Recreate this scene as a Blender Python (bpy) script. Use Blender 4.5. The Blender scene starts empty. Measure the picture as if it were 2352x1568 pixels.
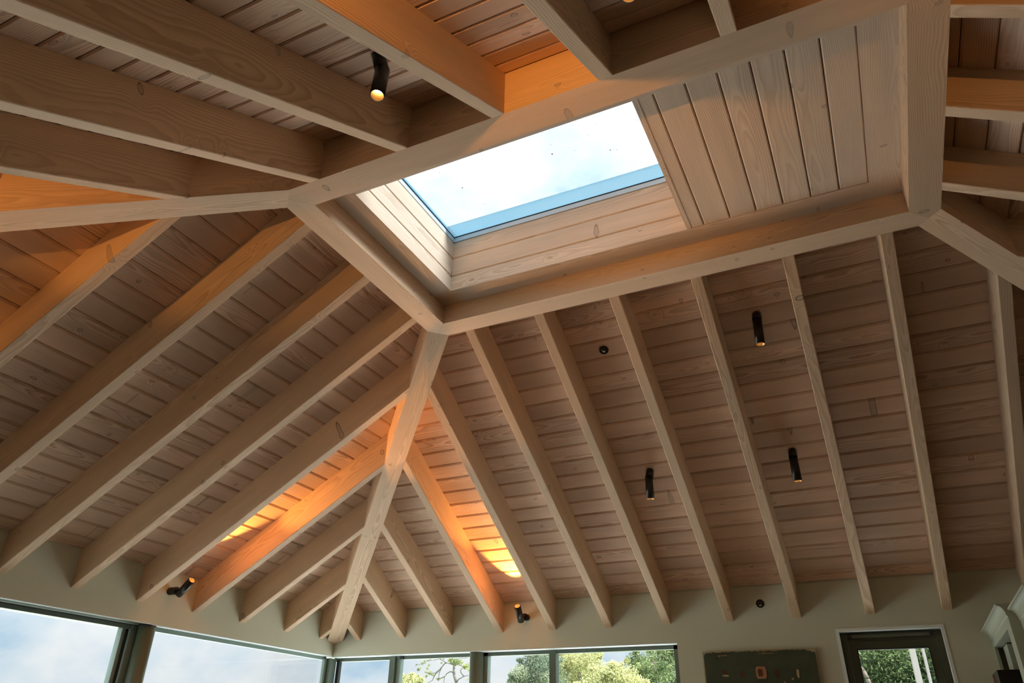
import bpy, bmesh, math, random
from mathutils import Vector, Matrix
random.seed(7)
scene = bpy.context.scene
COL = scene.collection

# ------------------------------------------------------------------ units
# Everything is laid out in "bays" (one rafter spacing = 0.6 m); ring-beam underside is z = 0 bays.
S = 0.6
ZR = 4.184
def W(x, y, z): return Vector((x*S, y*S, z*S + ZR))

# ------------------------------------------------------------------ camera
CX, CY, CZ = 2.87985, -5.56641, -4.80694
YAW, PITCH, ROLL, FPX = 0.45605, 0.512545, 0.0188144, 1676.72
_f = Vector((-math.sin(YAW)*math.cos(PITCH), math.cos(YAW)*math.cos(PITCH), math.sin(PITCH)))
_r0 = Vector((math.cos(YAW), math.sin(YAW), 0)); _u0 = _r0.cross(_f)
_r = _r0*math.cos(ROLL) + _u0*math.sin(ROLL); _u = -_r0*math.sin(ROLL) + _u0*math.cos(ROLL)
cam = bpy.data.cameras.new('camera'); camo = bpy.data.objects.new('camera', cam); COL.objects.link(camo)
cam.sensor_width = 36.0; cam.lens = FPX/2352*36.0; cam.clip_start = 0.05; cam.clip_end = 500
M = Matrix((( _r.x, _u.x, -_f.x, 0), (_r.y, _u.y, -_f.y, 0), (_r.z, _u.z, -_f.z, 0), (0, 0, 0, 1)))
M.translation = W(CX, CY, CZ); camo.matrix_world = M
scene.camera = camo
def ray(px, py): return _f + _r*((px-1176)/FPX) - _u*((py-784)/FPX)
def at(px, py, axis, val):
    d = ray(px, py); o = (CX, CY, CZ); s = (val - o[axis])/d[axis]
    return Vector((CX + d.x*s, CY + d.y*s, CZ + d.z*s))

# ------------------------------------------------------------------ view, world, sun
scene.view_settings.view_transform = 'Standard'
scene.view_settings.look = 'None'
scene.view_settings.gamma = 1.0
scene.view_settings.exposure = 1.08
scene.view_settings.use_curve_mapping = False

world = bpy.data.worlds.new('sky'); scene.world = world; world.use_nodes = True
def build_world():
    nt = world.node_tree; nt.nodes.clear(); N = nt.nodes.new; L = nt.links.new
    out = N('ShaderNodeOutputWorld'); bg = N('ShaderNodeBackground'); L(bg.outputs[0], out.inputs[0])
    tc = N('ShaderNodeTexCoord'); mp = N('ShaderNodeMapping'); L(tc.outputs['Generated'], mp.inputs['Vector'])
    mp.inputs['Scale'].default_value = (1, 1, 1.7); mp.inputs['Location'].default_value = (3.1, 1.7, .4)
    n1 = N('ShaderNodeTexNoise'); n1.inputs['Scale'].default_value = 5.5; n1.inputs['Detail'].default_value = 5; n1.inputs['Roughness'].default_value = .52; n1.inputs['Distortion'].default_value = .25
    L(mp.outputs[0], n1.inputs['Vector'])
    cr = N('ShaderNodeValToRGB'); L(n1.outputs['Fac'], cr.inputs['Fac'])
    e = cr.color_ramp.elements
    e[0].position = .33; e[0].color = (.42, .60, .76, 1)
    e[1].position = .56; e[1].color = (.90, .90, .91, 1)
    m = cr.color_ramp.elements.new(.42); m.color = (.66, .76, .85, 1)
    # overcast sky: brighter towards the zenith than at the horizon
    sp = N('ShaderNodeSeparateXYZ'); L(tc.outputs['Generated'], sp.inputs[0])
    mr = N('ShaderNodeMapRange'); L(sp.outputs[2], mr.inputs['Value']); mr.interpolation_type = 'SMOOTHSTEP'
    mr.inputs['From Min'].default_value = .06; mr.inputs['From Max'].default_value = .75; mr.inputs['To Min'].default_value = SKY; mr.inputs['To Max'].default_value = SKY_TOP
    L(mr.outputs[0], bg.inputs['Strength']); L(cr.outputs['Color'], bg.inputs['Color'])
SKY, SKY_TOP = .50, 2.6
build_world()
SUN_AZ, SUN_EL, SUN_E = math.radians(92), math.radians(46), 10.0
sl = bpy.data.lights.new('sun', 'SUN'); sl.energy = SUN_E; sl.angle = math.radians(28); sl.color = (1, .99, .97)
so = bpy.data.objects.new('sun', sl); COL.objects.link(so)
sd = Vector((math.sin(SUN_AZ)*math.cos(SUN_EL), math.cos(SUN_AZ)*math.cos(SUN_EL), math.sin(SUN_EL)))
so.rotation_euler = sd.to_track_quat('Z', 'Y').to_euler()
so.location = sd*30
SPOT_W = 34.0
WARM = (1.0, .43, .09)

# ------------------------------------------------------------------ materials
def mat(name):
    m = bpy.data.materials.new(name); m.use_nodes = True
    nt = m.node_tree; nt.nodes.clear()
    return m, nt, nt.nodes.new, nt.links.new
def math_node(N, L, op, a, b=None, c=None, clamp=False):
    n = N('ShaderNodeMath'); n.operation = op; n.use_clamp = clamp
    for i, v in enumerate((a, b, c)):
        if v is None: continue
        if isinstance(v, (int, float)): n.inputs[i].default_value = v
        else: L(v, n.inputs[i])
    return n.outputs[0]
def mixc(N, L, fac, a, b, mode='MIX'):
    n = N('ShaderNodeMix'); n.data_type = 'RGBA'; n.blend_type = mode
    for s, v in ((n.inputs['Factor'], fac), (n.inputs[6], a), (n.inputs[7], b)):
        if isinstance(v, (int, float)): s.default_value = v
        elif isinstance(v, tuple): s.default_value = (*v, 1) if len(v) == 3 else v
        else: L(v, s)
    return n.outputs[2]
def plain(name, col, rough=.6, metal=0, spec=.5, noise=0.0, nscale=8, emit=None, estr=0):
    m, nt, N, L = mat(name)
    out = N('ShaderNodeOutputMaterial'); b = N('ShaderNodeBsdfPrincipled'); L(b.outputs[0], out.inputs[0])
    b.inputs['Roughness'].default_value = rough; b.inputs['Metallic'].default_value = metal
    b.inputs['Specular IOR Level'].default_value = spec
    tc = N('ShaderNodeTexCoord'); n = N('ShaderNodeTexNoise'); n.inputs['Scale'].default_value = nscale; n.inputs['Detail'].default_value = 4
    L(tc.outputs['Object'], n.inputs['Vector'])
    k = math_node(N, L, 'MULTIPLY_ADD', n.outputs['Fac'], noise*2, 1 - noise)
    vm = N('ShaderNodeVectorMath'); vm.operation = 'SCALE'; vm.inputs[0].default_value = col; L(k, vm.inputs['Scale'])
    L(vm.outputs[0], b.inputs['Base Color'])
    if emit:
        b.inputs['Emission Color'].default_value = (*emit, 1); b.inputs['Emission Strength'].default_value = estr
    return m
def wood(name, light, dark, knotc, freq=135, contrast=.75, knots=.80):
    m, nt, N, L = mat(name)
    out = N('ShaderNodeOutputMaterial'); b = N('ShaderNodeBsdfPrincipled'); L(b.outputs[0], out.inputs[0])
    b.inputs['Roughness'].default_value = .62; b.inputs['Specular IOR Level'].default_value = .25
    a = N('ShaderNodeAttribute'); a.attribute_name = 'wc'
    tn = N('ShaderNodeAttribute'); tn.attribute_name = 'tone'
    sx = N('ShaderNodeSeparateXYZ'); L(a.outputs['Vector'], sx.inputs[0]); X, Y, Z = sx.outputs
    def noise(sc, detail=2, off=0.0):
        mp = N('ShaderNodeMapping'); L(a.outputs['Vector'], mp.inputs['Vector']); mp.inputs['Scale'].default_value = sc
        mp.inputs['Location'].default_value = (off, off*1.3, off*.7)
        n = N('ShaderNodeTexNoise'); n.inputs['Scale'].default_value = 1; n.inputs['Detail'].default_value = detail
        L(mp.outputs[0], n.inputs['Vector']); return n
    w1 = noise((.9, 2.2, 2.2), 2); s1 = N('ShaderNodeSeparateXYZ'); L(w1.outputs['Color'], s1.inputs[0])
    y2 = math_node(N, L, 'ADD', Y, math_node(N, L, 'MULTIPLY_ADD', s1.outputs[0], .11, -.055))
    z2 = math_node(N, L, 'ADD', Z, math_node(N, L, 'MULTIPLY_ADD', s1.outputs[1], .11, -.055))
    r = math_node(N, L, 'SQRT', math_node(N, L, 'ADD', math_node(N, L, 'MULTIPLY', y2, y2), math_node(N, L, 'MULTIPLY', z2, z2)))
    th = math_node(N, L, 'ARCTAN2', z2, y2)
    w2 = noise((5, 22, 22), 2, 4.0)
    r = math_node(N, L, 'ADD', r, math_node(N, L, 'MULTIPLY_ADD', w2.outputs['Fac'], .010, -.005))
    # knots: branches leaving the pith
    cv = N('ShaderNodeCombineXYZ'); L(math_node(N, L, 'MULTIPLY', X, 4.6), cv.inputs[0]); L(math_node(N, L, 'MULTIPLY', th, .75), cv.inputs[1])
    vo = N('ShaderNodeTexVoronoi'); vo.voronoi_dimensions = '2D'; vo.inputs['Scale'].default_value = 1; vo.inputs['Randomness'].default_value = .9
    L(cv.outputs[0], vo.inputs['Vector'])
    sv = N('ShaderNodeSeparateColor'); L(vo.outputs['Color'], sv.inputs[0])
    mask = math_node(N, L, 'GREATER_THAN', sv.outputs[0], knots)
    d = vo.outputs['Distance']
    g = math_node(N, L, 'MULTIPLY', mask, math_node(N, L, 'EXPONENT', math_node(N, L, 'MULTIPLY', math_node(N, L, 'MULTIPLY', d, d), -22.0)))
    r = math_node(N, L, 'ADD', r, math_node(N, L, 'MULTIPLY', g, .034))
    ph = math_node(N, L, 'MULTIPLY', r, freq)
    fr = math_node(N, L, 'FRACT', ph)
    late = math_node(N, L, 'POWER', fr, 1.8)
    # soften the hard edge of the latewood band
    edge = math_node(N, L, 'SUBTRACT', 1.0, math_node(N, L, 'POWER', fr, 14.0))
    late = math_node(N, L, 'MULTIPLY', late, edge)
    am = noise((.7, 5, 5), 1, 9.0)
    amp = math_node(N, L, 'MULTIPLY', math_node(N, L, 'MULTIPLY_ADD', am.outputs['Fac'], 1.5, -.05, True), contrast)
    f = math_node(N, L, 'MULTIPLY', late, amp, None, True)
    col = mixc(N, L, f, light, dark)
    fb = noise((7, 420, 420), 1, 2.0)
    fib = math_node(N, L, 'MULTIPLY_ADD', fb.outputs['Fac'], .26, .87)
    bl = noise((.8, 9, 9), 2, 15.0)
    fib = math_node(N, L, 'MULTIPLY', fib, math_node(N, L, 'MULTIPLY_ADD', bl.outputs['Fac'], .36, .82))
    fib = math_node(N, L, 'MULTIPLY', fib, math_node(N, L, 'ADD', tn.outputs['Fac'], 1.0))
    vm = N('ShaderNodeVectorMath'); vm.operation = 'SCALE'; L(col, vm.inputs[0]); L(fib, vm.inputs['Scale'])
    # knot body: dark thin ring, greyer heart; size differs knot by knot
    rad = math_node(N, L, 'MULTIPLY_ADD', sv.outputs[1], .075, .030)
    q = math_node(N, L, 'DIVIDE', d, rad)
    inside = math_node(N, L, 'MULTIPLY', math_node(N, L, 'LESS_THAN', q, 1.0), mask)
    ring = math_node(N, L, 'MULTIPLY', math_node(N, L, 'SUBTRACT', 1.0, math_node(N, L, 'ABSOLUTE', math_node(N, L, 'MULTIPLY_ADD', q, 5.0, -4.6)), None, True), mask)
    heart = mixc(N, L, math_node(N, L, 'MULTIPLY', inside, .55), vm.outputs[0], knotc)
    dk = tuple(v*.32 for v in dark)
    fin = mixc(N, L, math_node(N, L, 'MULTIPLY', ring, math_node(N, L, 'MULTIPLY_ADD', sv.outputs[2], .9, .1)), heart, dk)
    L(fin, b.inputs['Base Color'])
    return m

M_BEAM = wood('limed_fir_beam', (.73, .53, .355), (.42, .245, .13), (.42, .31, .22), 112, .85)
M_BOARD = wood('limed_fir_board', (.76, .555, .41), (.37, .205, .12), (.40, .31, .24), 105, 1.0, .78)
M_FIR_LIT = wood('limed_fir_lit', (.73, .59, .45), (.44, .30, .20), (.42, .31, .22), 100, .9, .84)  # same fir as the rest, sky-lit paleness mixed into its colour
M_WALL = plain('wall_paint', (.60, .61, .49), .85, 0, .2, .03, 3)
M_WHITE = plain('white_trim', (.80, .86, .85), .45, 0, .4, .02)
M_FRAME = plain('olive_metal', (.105, .135, .105), .35, .0, .5, .05)
M_FRAMEPALE = plain('sage_metal', (.22, .29, .26), .4, .0, .5, .05)
M_GASKET = plain('black_gasket', (.012, .015, .018), .6)
M_COLUMN = plain('olive_column_paint', (.13, .165, .115), .42, .0, .5, .04)
M_DOOR = plain('dark_olive_paint', (.060, .062, .038), .5, 0, .4, .06)
M_VENT = plain('vent_cover', (.11, .115, .08), .4, 0, .4)
M_BLACK = plain('black_metal', (.014, .011, .009), .32, .2, .5, .05)
M_BRASS = plain('gold_reflector', (.95, .66, .32), .5, 1.0)
M_BULB = plain('lamp_glow', (1, .8, .5), .5, emit=(1.0, .74, .38), estr=26.0)
M_CAB = plain('sage_cabinet_paint', (.40, .42, .33), .45, 0, .4, .03)
M_CABIN = plain('cabinet_inside', (.20, .20, .13), .6)
M_DARK = plain('dark_trim', (.02, .018, .014), .4)
M_FLOOR = plain('low_bounce_floor', (.20, .17, .13), .6, 0, .3, .06, 2)  # floor colour darkened to reduce light bounced up to the rafters
M_BOUNCE = plain('bounce_paving', (.67, .68, .66), .8, 0, .3, .06, 2)
M_LAWN = plain('lawn', (.20, .25, .12), .9, 0, .2, .25, 2)
M_SKYFRAME = plain('pale_blue_frame', (.62, .72, .80), .35, 0, .5, .02)
M_POLE = plain('pale_pole', (.30, .285, .27), .5, 0, .4, .05)
M_COPPER = plain('worn_copper', (.42, .20, .10), .5, 0, .4, .15, 30)
M_HOLE = plain('rusty_hole', (.10, .035, .015), .7, 0, .3, .3, 40)
M_CREAM = plain('worn_cream', (.45, .38, .24), .7, 0, .3, .3, 40)
M_BARK = plain('bark', (.09, .075, .06), .9, 0, .2, .35, 6)
M_PINEBARK = plain('pine_bark', (.085, .08, .07), .9, 0, .2, .3, 8)
def glass_mat(name, tint, refl):
    m, nt, N, L = mat(name)
    out = N('ShaderNodeOutputMaterial'); tr = N('ShaderNodeBsdfTransparent'); tr.inputs[0].default_value = (*tint, 1)
    gl = N('ShaderNodeBsdfGlossy'); gl.inputs['Roughness'].default_value = .02
    fr = N('ShaderNodeFresnel'); fr.inputs['IOR'].default_value = 1.35
    k = math_node(N, L, 'MULTIPLY', fr.outputs[0], refl)
    mx = N('ShaderNodeMixShader'); L(k, mx.inputs[0]); L(tr.outputs[0], mx.inputs[1]); L(gl.outputs[0], mx.inputs[2]); L(mx.outputs[0], out.inputs[0])
    return m
M_GLASS = glass_mat('window_glass', (.94, .96, .96), .18)
M_SKYGLASS = glass_mat('skylight_glass', (.49, .515, .535), .06)
def spacer_mat():
    m, nt, N, L = mat('translucent_edge_band')
    out = N('ShaderNodeOutputMaterial'); t = N('ShaderNodeBsdfTranslucent'); t.inputs[0].default_value = (.62, .84, .93, 1)
    d = N('ShaderNodeBsdfDiffuse'); d.inputs[0].default_value = (.62, .82, .90, 1)
    mx = N('ShaderNodeMixShader'); mx.inputs[0].default_value = .45; L(t.outputs[0], mx.inputs[1]); L(d.outputs[0], mx.inputs[2]); L(mx.outputs[0], out.inputs[0])
    return m
M_BAND = spacer_mat()
def drop_mat():
    m, nt, N, L = mat('water_drop'); out = N('ShaderNodeOutputMaterial'); t = N('ShaderNodeBsdfTransparent'); t.inputs[0].default_value = (1, 1, 1, 1)
    d = N('ShaderNodeBsdfTranslucent'); d.inputs[0].default_value = (.95, .95, .95, 1); mx = N('ShaderNodeMixShader'); mx.inputs[0].default_value = .55
    L(t.outputs[0], mx.inputs[1]); L(d.outputs[0], mx.inputs[2]); L(mx.outputs[0], out.inputs[0]); return m
M_DROP = drop_mat()
def leaf_mat(name, c1, c2, trans=.35):
    m, nt, N, L = mat(name)
    out = N('ShaderNodeOutputMaterial'); a = N('ShaderNodeAttribute'); a.attribute_name = 'tone'
    c = mixc(N, L, a.outputs['Fac'], c1, c2)
    t = N('ShaderNodeBsdfTranslucent'); d = N('ShaderNodeBsdfDiffuse'); L(c, t.inputs[0]); L(c, d.inputs[0])
    mx = N('ShaderNodeMixShader'); mx.inputs[0].default_value = 1 - trans; L(t.outputs[0], mx.inputs[1]); L(d.outputs[0], mx.inputs[2]); L(mx.outputs[0], out.inputs[0])
    return m
def painted_panel():
    m, nt, N, L = mat('worn_green_paint')
    out = N('ShaderNodeOutputMaterial'); b = N('ShaderNodeBsdfPrincipled'); L(b.outputs[0], out.inputs[0])
    b.inputs['Roughness'].default_value = .6; b.inputs['Specular IOR Level'].default_value = .25
    tc = N('ShaderNodeTexCoord')
    n = N('ShaderNodeTexNoise'); n.inputs['Scale'].default_value = 7; n.inputs['Detail'].default_value = 6; L(tc.outputs['Object'], n.inputs['Vector'])
    c = mixc(N, L, n.outputs['Fac'], (.040, .052, .030), (.085, .10, .062))
    n2 = N('ShaderNodeTexNoise'); n2.inputs['Scale'].default_value = 34; n2.inputs['Detail'].default_value = 3; L(tc.outputs['Object'], n2.inputs['Vector'])
    k = math_node(N, L, 'MULTIPLY', math_node(N, L, 'GREATER_THAN', n2.outputs['Fac'], .70), .6)
    c = mixc(N, L, k, c, (.015, .018, .012))
    L(c, b.inputs['Base Color']); return m
M_PANEL = painted_panel()

# ------------------------------------------------------------------ mesh helpers
class MB:
    """collects solids; points are in bays"""
    def __init__(s):
        s.bm = bmesh.new(); s.wc = s.bm.verts.layers.float_vector.new('wc'); s.tn = s.bm.verts.layers.float.new('tone')
    def poly(s, pts):
        vs = [s.bm.verts.new(W(*p)) for p in pts]
        return vs
    def loft(s, A, B, grain=None, tone=0.0, mi=0):
        a = s.poly(A); b = s.poly(B); n = len(a)
        fs = [s.bm.faces.new(a), s.bm.faces.new(b)]
        for i in range(n): fs.append(s.bm.faces.new((a[i], a[(i+1) % n], b[(i+1) % n], b[i])))
        for f in fs: f.material_index = mi
        bmesh.ops.recalc_face_normals(s.bm, faces=fs)
        if grain: s.grain(a + b, grain, tone)
        return a + b
    def grain(s, vs, g, tone):
        Lx, Ax, Bx, off = g
        c = Vector((0, 0, 0))
        for v in vs: c += v.co
        c /= len(vs)
        for v in vs:
            p = v.co - c
            v[s.wc] = Vector((p.dot(Lx) + off[0], p.dot(Ax) + off[1], p.dot(Bx) + off[2])); v[s.tn] = tone
    def box(s, x0, x1, y0, y1, z0, z1, **k):
        A = [(x0, y0, z0), (x0, y1, z0), (x0, y1, z1), (x0, y0, z1)]
        B = [(x1, y0, z0), (x1, y1, z0), (x1, y1, z1), (x1, y0, z1)]
        return s.loft(A, B, **k)
    def cyl(s, p, q, r0, r1=None, n=24, caps=True, mi=0):
        r1 = r0 if r1 is None else r1
        p = Vector(p); q = Vector(q); d = (q-p).normalized()
        x = d.orthogonal().normalized(); y = d.cross(x)
        A = [p + (x*math.cos(2*math.pi*i/n) + y*math.sin(2*math.pi*i/n))*r0 for i in range(n)]
        B = [q + (x*math.cos(2*math.pi*i/n) + y*math.sin(2*math.pi*i/n))*r1 for i in range(n)]
        a = s.poly(A); b = s.poly(B); fs = []
        for i in range(n): f = s.bm.faces.new((a[i], a[(i+1) % n], b[(i+1) % n], b[i])); f.smooth = True; fs.append(f)
        if caps: fs += [s.bm.faces.new(a[::-1]), s.bm.faces.new(b)]
        for f in fs: f.material_index = mi
        return a, b
    def quad(s, pts, mi=0):
        f = s.bm.faces.new(s.poly(pts)); f.material_index = mi; return f
    def build(s, name, mats, parent=None, origin=None, smooth=False):
        me = bpy.data.meshes.new(name)
        o = bpy.data.objects.new(name, me); COL.objects.link(o)
        if not isinstance(mats, (list, tuple)): mats = [mats]
        for m in mats: me.materials.append(m)
        if origin is None and parent is None:
            lo = Vector((min(v.co[i] for v in s.bm.verts) for i in range(3))); hi = Vector((max(v.co[i] for v in s.bm.verts) for i in range(3)))
            origin = (lo + hi)/2
        if parent is not None:
            origin = parent.location.copy() if parent.parent is None else parent.location + parent.parent.location
            if origin is None: origin = Vector((0, 0, 0))
        bmesh.ops.translate(s.bm, verts=s.bm.verts, vec=-origin)
        s.bm.to_mesh(me); s.bm.free()
        if parent is None: o.location = origin
        else: o.parent = parent
        return o
def tag(o, label=None, cat=None, group=None, kind=None):
    if label: o['label'] = label
    if cat: o['category'] = cat
    if group: o['group'] = group
    if kind: o['kind'] = kind
    return o
def thing(name, loc, label, cat, group=None, kind='thing'):
    o = bpy.data.objects.new(name, None); COL.objects.link(o); o.location = loc; o.empty_display_size = .1
    return tag(o, label, cat, group, kind)
def struct(o, label, cat): return tag(o, label, cat, None, 'structure')
rnd = random.uniform
def beam_off(): 
    ang = random.choice((90, 270, 90, 270, 40, 200, 0)) + rnd(-25, 25); d = rnd(.07, .17)
    return (rnd(0, 90), d*math.cos(math.radians(ang)), d*math.sin(math.radians(ang)))
def plank_off():
    if random.random() < .45: return (rnd(0, 90), random.choice((-1, 1))*rnd(.14, .24), rnd(-.05, .05))
    return (rnd(0, 90), rnd(-.06, .06), random.choice((-1, 1))*rnd(.045, .11))

# ------------------------------------------------------------------ main dimensions (bays)
a, b, c, d = -1.78064, 4.21046, -1.54332, 1.61092      # ring beam, outer faces
wr = .2906; h = .20449; t = .58124; D = .49694; run = 5.11417; rw = .12786
YW, XW, YF, XR = d + run, a - run, c - run, b + run
FL = CZ - 1.3/S                                        # floor
HB, HL = -3.245, -3.235                                # glazing heads, far and left wall
WT = -t*run + D                                        # wall top at the boards
HW = rw/2

# slopes: (u along the eaves, v out from the ring) -> plan
SL = {'back': (lambda u, v: (u, d+v), a, b, Vector((1, 0, 0)), Vector((0, 1, -t)).normalized()),
      'front': (lambda u, v: (u, c-v), a, b, Vector((1, 0, 0)), Vector((0, -1, -t)).normalized()),
      'left': (lambda u, v: (a-v, u), c, d, Vector((0, 1, 0)), Vector((-1, 0, -t)).normalized()),
      'right': (lambda u, v: (b+v, u), c, d, Vector((0, 1, 0)), Vector((1, 0, -t)).normalized())}

RU = {'back': [-6.324, -5.323, -4.313, -3.276, -2.2625, -1.264, -.277, .7145, 1.707, 2.72, 3.708, 4.721, 5.72],
      'left': [-2.0525, -.998, .0617, 1.09, 2.1425, 3.191, 4.226, 5.323, 6.312],
      'front': [-3.28, -2.253, -1.27, -.26, .725, 1.708, 2.70], 'right': [-1.055, .007, 1.044, 2.09]}
# ------------------------------------------------------------------ ceiling boards
def ceiling(side):
    P, u0, u1, Lu, Lv = SL[side]
    mb = MB(); nrm = Lu.cross(Lv)
    edges = [0.0]; v = .195
    while v < run - .02: edges.append(v); v += .2362
    edges.append(run)
    th, ch, g = .040, .015, .0045
    for k in range(len(edges)-1):
        v0, v1 = edges[k] + g, edges[k+1] - g
        lo, hi = u0 - v1, u1 + v1
        # board ends butt behind the rafters
        rl = [q for q in RU[side] if lo + .6 < q < hi - .6]; i0 = random.choice((1, 2, 3)); cuts = []
        while i0 < len(rl): cuts.append(rl[i0]); i0 += random.choice((2, 3, 4))
        prof = [(v0, th), (v0, ch), (v0+ch, 0), (v1-ch, 0), (v1, ch), (v1, th)]
        ends = [None] + cuts + [None]
        for i in range(len(ends)-1):
            A = []; B = []
            for (vv, zz) in prof:
                ua = u0 - vv if ends[i] is None else ends[i] + .002
                ub = u1 + vv if ends[i+1] is None else ends[i+1]
                ua = max(ua, u0 - vv); ub = min(ub, u1 + vv)
                x, y = P(ua, vv); A.append((x, y, D - t*vv + zz))
                x, y = P(ub, vv); B.append((x, y, D - t*vv + zz))
            mb.loft(A, B, (Lu, Lv, nrm, plank_off()), rnd(-.13, .12))
    # roof deck that closes the roof above the boards
    th2 = .05
    q = [(u0, 0), (u1, 0), (u1+run+.6, run+.6), (u0-run-.6, run+.6)]
    lo = []; hi = []
    for (uu, vv) in q:
        x, y = P(uu, vv); lo.append((x, y, D - t*vv + th2)); hi.append((x, y, D - t*vv + th2 + .25))
    mb.loft(lo, hi, None, 0, 1)
    o = mb.build('ceiling', [M_BOARD, M_HOLE])
    words = {'back': 'far slope above the back wall', 'front': 'near slope overhead at the top', 'left': 'left slope above the glazed left wall', 'right': 'right slope at the right edge'}
    struct(o, 'limed fir board ceiling lining on the ' + words[side], 'ceiling')
for s_ in ('back', 'left', 'front', 'right'): ceiling(s_)

# ------------------------------------------------------------------ rafters
def rafter(side, u, name, label, cat, group, tone=None):
    P, u0, u1, Lu, Lv = SL[side]
    ch = .007
    def v0(uu): return max(0.0, (u0 + h) - uu, uu - (u1 - h))
    top = D - .002
    sec = [(u-HW, ch), (u-HW+ch, 0), (u+HW-ch, 0), (u+HW, ch), (u+HW, top), (u-HW, top)]
    A = []; B = []
    for (uu, zz) in sec:
        va = v0(uu)
        x, y = P(uu, va); A.append((x, y, -t*va + zz))
        x, y = P(uu, run); B.append((x, y, -t*run + zz))
    mb = MB(); mb.loft(A, B, (Lv, Lu, Lu.cross(Lv), beam_off()), rnd(-.07, .07) if tone is None else tone)
    o = mb.build(name, M_BEAM)
    return tag(o, label, cat, group, 'thing')
ORD = ['first', 'second', 'third', 'fourth', 'fifth', 'sixth', 'seventh']
G = 'limed fir rafters of the far slope'
for i, u in enumerate((-1.264, -.277, .7145, 1.707, 2.72, 3.708)):
    rafter('back', u, 'rafter', f'full-length fir rafter on the far slope, {ORD[i]} from the left below the ring beam', 'rafter', G)
for i, u in enumerate((-2.2625, -3.276, -4.313, -5.323, -6.324)):
    w = ['longest, beside the full-length rafters', 'second longest, side glowing orange', 'third longest, mid length', 'second shortest', 'shortest stub in the corner'][i]
    rafter('back', u, 'jack_rafter', f'jack rafter right of the corner hip on the far slope, {w}', 'rafter', 'jack rafters of the far slope')
rafter('back', 4.721, 'jack_rafter', 'jack rafter on the far slope beyond the right hip, above the cabinet', 'rafter', 'jack rafters of the far slope')
rafter('back', 5.72, 'jack_rafter', 'short jack rafter at the far right edge behind the right hip', 'rafter', 'jack rafters of the far slope')
for i, u in enumerate((1.09, .0617, -.998)):
    w = ['nearest the far corner', 'in the middle', 'farthest from the far corner'][i]
    rafter('left', u, 'rafter', f'full-length pale fir rafter on the left slope, {w}', 'rafter', 'limed fir rafters of the left slope')
for i, u in enumerate((2.1425, 3.191, 4.226, 5.323, 6.312)):
    w = ['longest of those meeting the corner hip', 'second longest, lit orange by the wall uplight', 'third longest of five at the corner hip', 'second shortest at the corner hip', 'shortest stub beside the corner'][i]
    rafter('left', u, 'jack_rafter', f'jack rafter on the left slope, {w}', 'rafter', 'jack rafters of the left slope')
rafter('left', -2.0525, 'jack_rafter', 'jack rafter on the left slope with orange lit side, meeting the near left hip', 'rafter', 'jack rafters of the left slope')
for i, u in enumerate((-1.27, -.26, .725, 1.708, 2.70)):
    rafter('front', u, 'rafter', f'full-length fir rafter on the near slope overhead, {ORD[i]} from the left', 'rafter', 'limed fir rafters of the near slope')
rafter('front', -2.253, 'jack_rafter', 'jack rafter on the near slope meeting the top of the near left hip', 'rafter', 'jack rafters of the near slope')
rafter('front', -3.28, 'jack_rafter', 'shorter jack rafter on the near slope past the left edge', 'rafter', 'jack rafters of the near slope')
for i, u in enumerate((-1.055, .007, 1.044)):
    w = ['topmost', 'middle', 'lowest'][i]
    rafter('right', u, 'rafter', f'fir rafter on the right slope at the right edge, {w} of the three', 'rafter', 'limed fir rafters of the right slope')
rafter('right', 2.09, 'jack_rafter', 'jack rafter on the right slope, just behind the right hip', 'rafter', 'jack rafters of the right slope')

def hip(sx, sy, label):
    cx_, cy_ = (a if sx < 0 else b), (c if sy < 0 else d)
    def pt(ex, ey, s, z): return (cx_ - sx*ex + sx*s, cy_ - sy*ey + sy*s, z)
    e = .004
    bot = [pt(0, h, 0, 0), pt(h, 0, 0, 0), pt(h, 0, run-e, -t*run), (cx_ + sx*(run-e), cy_ + sy*(run-e), -t*(run+h/2)), pt(0, h, run-e, -t*run)]
    tp = D - .003
    # ridge follows the board planes
    bm_bot = [bot[0], pt(h/2, h/2, 0, 0), bot[1], bot[2], bot[3], bot[4]]
    top = [pt(0, h, 0, tp), pt(h/2, h/2, 0, tp), pt(h, 0, 0, tp), pt(h, 0, run-e, tp - t*run), (cx_ + sx*(run-e), cy_ + sy*(run-e), tp - t*run), pt(0, h, run-e, tp - t*run)]
    mb = MB(); A = mb.poly(bm_bot); B = mb.poly(top); n = 6; fs = []
    for i in range(n): fs.append(mb.bm.faces.new((A[i], A[(i+1) % n], B[(i+1) % n], B[i])))
    for R in (A, B):
        fs.append(mb.bm.faces.new((R[0], R[1], R[4], R[5]))); fs.append(mb.bm.faces.new((R[1], R[2], R[3], R[4])))
    bmesh.ops.recalc_face_normals(mb.bm, faces=fs)
    Lx = Vector((sx, sy, -t)).normalized(); Ax = Vector((-sy, sx, 0)).normalized()
    mb.grain(A + B, (Lx, Ax, Lx.cross(Ax), (rnd(0, 90), .02, .085)), .03)
    return tag(mb.build('hip_rafter', M_BEAM), label, 'hip rafter', 'hip rafters', 'thing')
hip(-1, 1, 'heavy pale hip rafter running from the ring beam down into the far left corner')
hip(-1, -1, 'heavy pale hip rafter running from the ring beam to the left edge of the view')
hip(1, 1, 'heavy pale hip rafter running from the ring beam to the right edge of the view')
hip(1, -1, 'heavy hip rafter behind the viewer, from the near right corner of the ring beam')

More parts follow.
